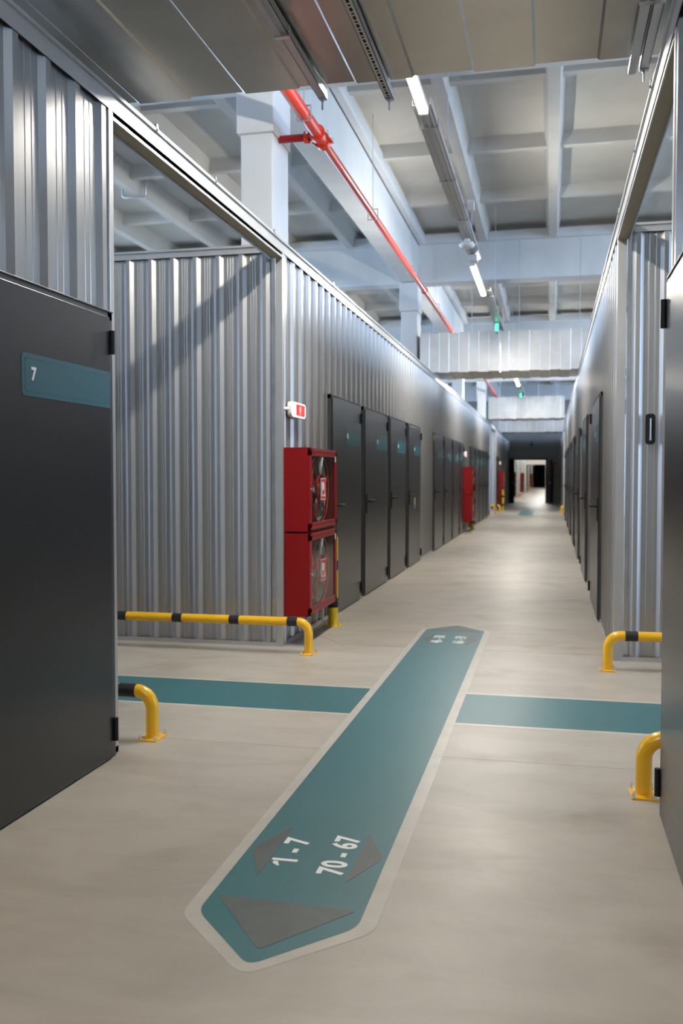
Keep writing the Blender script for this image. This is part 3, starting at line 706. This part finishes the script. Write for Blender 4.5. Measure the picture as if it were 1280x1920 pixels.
def tray(y0, y1, label):
    t = thing('cable_tray', (lx, y0, 4.15), label, 'cable tray', 'cable tray lengths between the lamps'); L = y1-y0
    m = MB(); m.box(-0.07, 0.07, 0, L, 0, 0.002).box(-0.07, -0.067, 0, L, 0, 0.05).box(0.067, 0.07, 0, L, 0, 0.05)
    m.box(-0.045, -0.03, 0, L, -0.012, 0.001).box(0.005, 0.02, 0, L, -0.012, 0.001).box(0.035, 0.05, 0, L, -0.008, 0.001)
    m.build('tray', 'silver_trim', t)
    for k in range(4): MB().box(-0.078, 0.078, L*(0.09+0.27*k)-0.015, L*(0.09+0.27*k)+0.015, -0.016, 0.055).build('tray_clamp', 'zinc', t)
    for k in (0.25, 0.75): MB().tube([(0.06, L*k, 0.05), (0.06, L*k, 1.6)], 0.004, 6).build('hanger_rod', 'zinc', t)
tl_ = ['steel cable tray above the camera, hidden by the near duct', 'long grey cable tray between the nearest and second tube lamps', 'cable tray running from the second lamp to the middle duct', 'cable tray between the middle duct and the small distant lamp', 'distant cable tray behind the small distant lamp', 'last distant cable tray near the end wall']
for k in range(5): tray(7.05-7.15+7.15*k, 7.03-2.02+7.15*k-0.02, tl_[k])
d = thing('motion_sensor', (lx-0.0, 10.95, 4.045), 'round white sensor hanging under the cable tray', 'sensor')
MB().tube([(0,0,-0.035),(0,0,-0.02),(0,0,0.0),(0,0,0.03)], 0.1, 24, rs=[0.06, 0.085, 0.095, 0.07]).build('dome', 'white_plastic', d)
MB().tube([(0,0,0.03),(0,0,0.065)], 0.03, 12).build('stem', 'white_plastic', d)
MB().box(0.10, 0.17, -1.15, -1.05, 0.08, 0.18).build('side_box', 'white_plastic', d)
jb = thing('junction_box', (lx, 11.9, 4.085), 'small white junction box just before the second tube lamp', 'junction box')
MB().box(-0.05, 0.05, -0.12, 0.06, -0.03, 0.045).build('box', 'white_plastic', jb, bevel=0.006)
e = thing('exit_sign', (-0.98, 17.28, 4.04), 'small green lit exit sign hanging above the middle duct', 'exit sign')
MB().box(-0.02, 0.02, -0.16, 0.16, -0.06, 0.09).build('housing', 'white_plastic', e, bevel=0.004)
MB().box(-0.03, 0.03, -0.162, -0.160, -0.05, 0.08).build('green_face', 'exit_green', e)

e2 = dup(e, (-1.0, 31.7, 4.035), 'tiny distant green exit light above the far duct')
# smoke detector with conduit on left ceiling
sd = thing('smoke_detector', (-6.02, 13.55, 6.035), 'white smoke detector on a bent conduit under the left ceiling coffer', 'smoke detector')
MB().tube([(0,0,-0.07),(0,0,-0.04),(0,0,0.0)], 0.1, 20, rs=[0.05, 0.10, 0.11]).build('detector_head', 'white_plastic', sd)
MB().tube([(-0.1,0,-0.02),(-0.16,0.0,-0.03),(-0.17,0,-0.10),(-0.17,0.0,-0.31),(-0.2,0,-0.33),(-0.52,0,-0.33),(-0.55,0,-0.31),(-0.56,0,-0.03),(-0.6,0,-0.02),(-1.0,0,-0.02)], 0.016, 8).build('conduit', 'zinc', sd)
# thin suspension wires over the mid duct
for x, y, z, lb in ((-2.2, 17.7, 4.051, 'thin steel rod above the left end of the middle duct'), (0.5, 17.7, 4.051, 'thin steel rod above the middle duct near the right wall'),
                (-0.6, 17.7, 4.051, 'thin steel rod above the centre of the middle duct')):
    tag(MB().tube([(x, y, z), (x, y, 5.78)], 0.0035, 6).build('suspension_rod', 'zinc'), lb, 'rod', 'thin suspension rods')
# hall beyond: lamps
for y, lb in ((52, 'lamp just beyond the far doorway'), (60, 'second lamp beyond the far doorway'), (68, 'third lamp beyond the far doorway'), (75, 'fourth lamp beyond the far doorway'), (90, 'lamp beyond the second doorway'), (105, 'last lamp beyond the second doorway')):
    lamp(y, lb, x=-0.8, z=3.5, m='tube_glow_far')
guard = guard_rail((-1.9, 60.0, 0), 0.15, -1, [], 'tiny yellow guard rail beyond the far doorway')
guard = guard_rail((-1.9, 92.0, 0), 0.15, -1, [], 'tiny yellow guard rail beyond the second doorway')
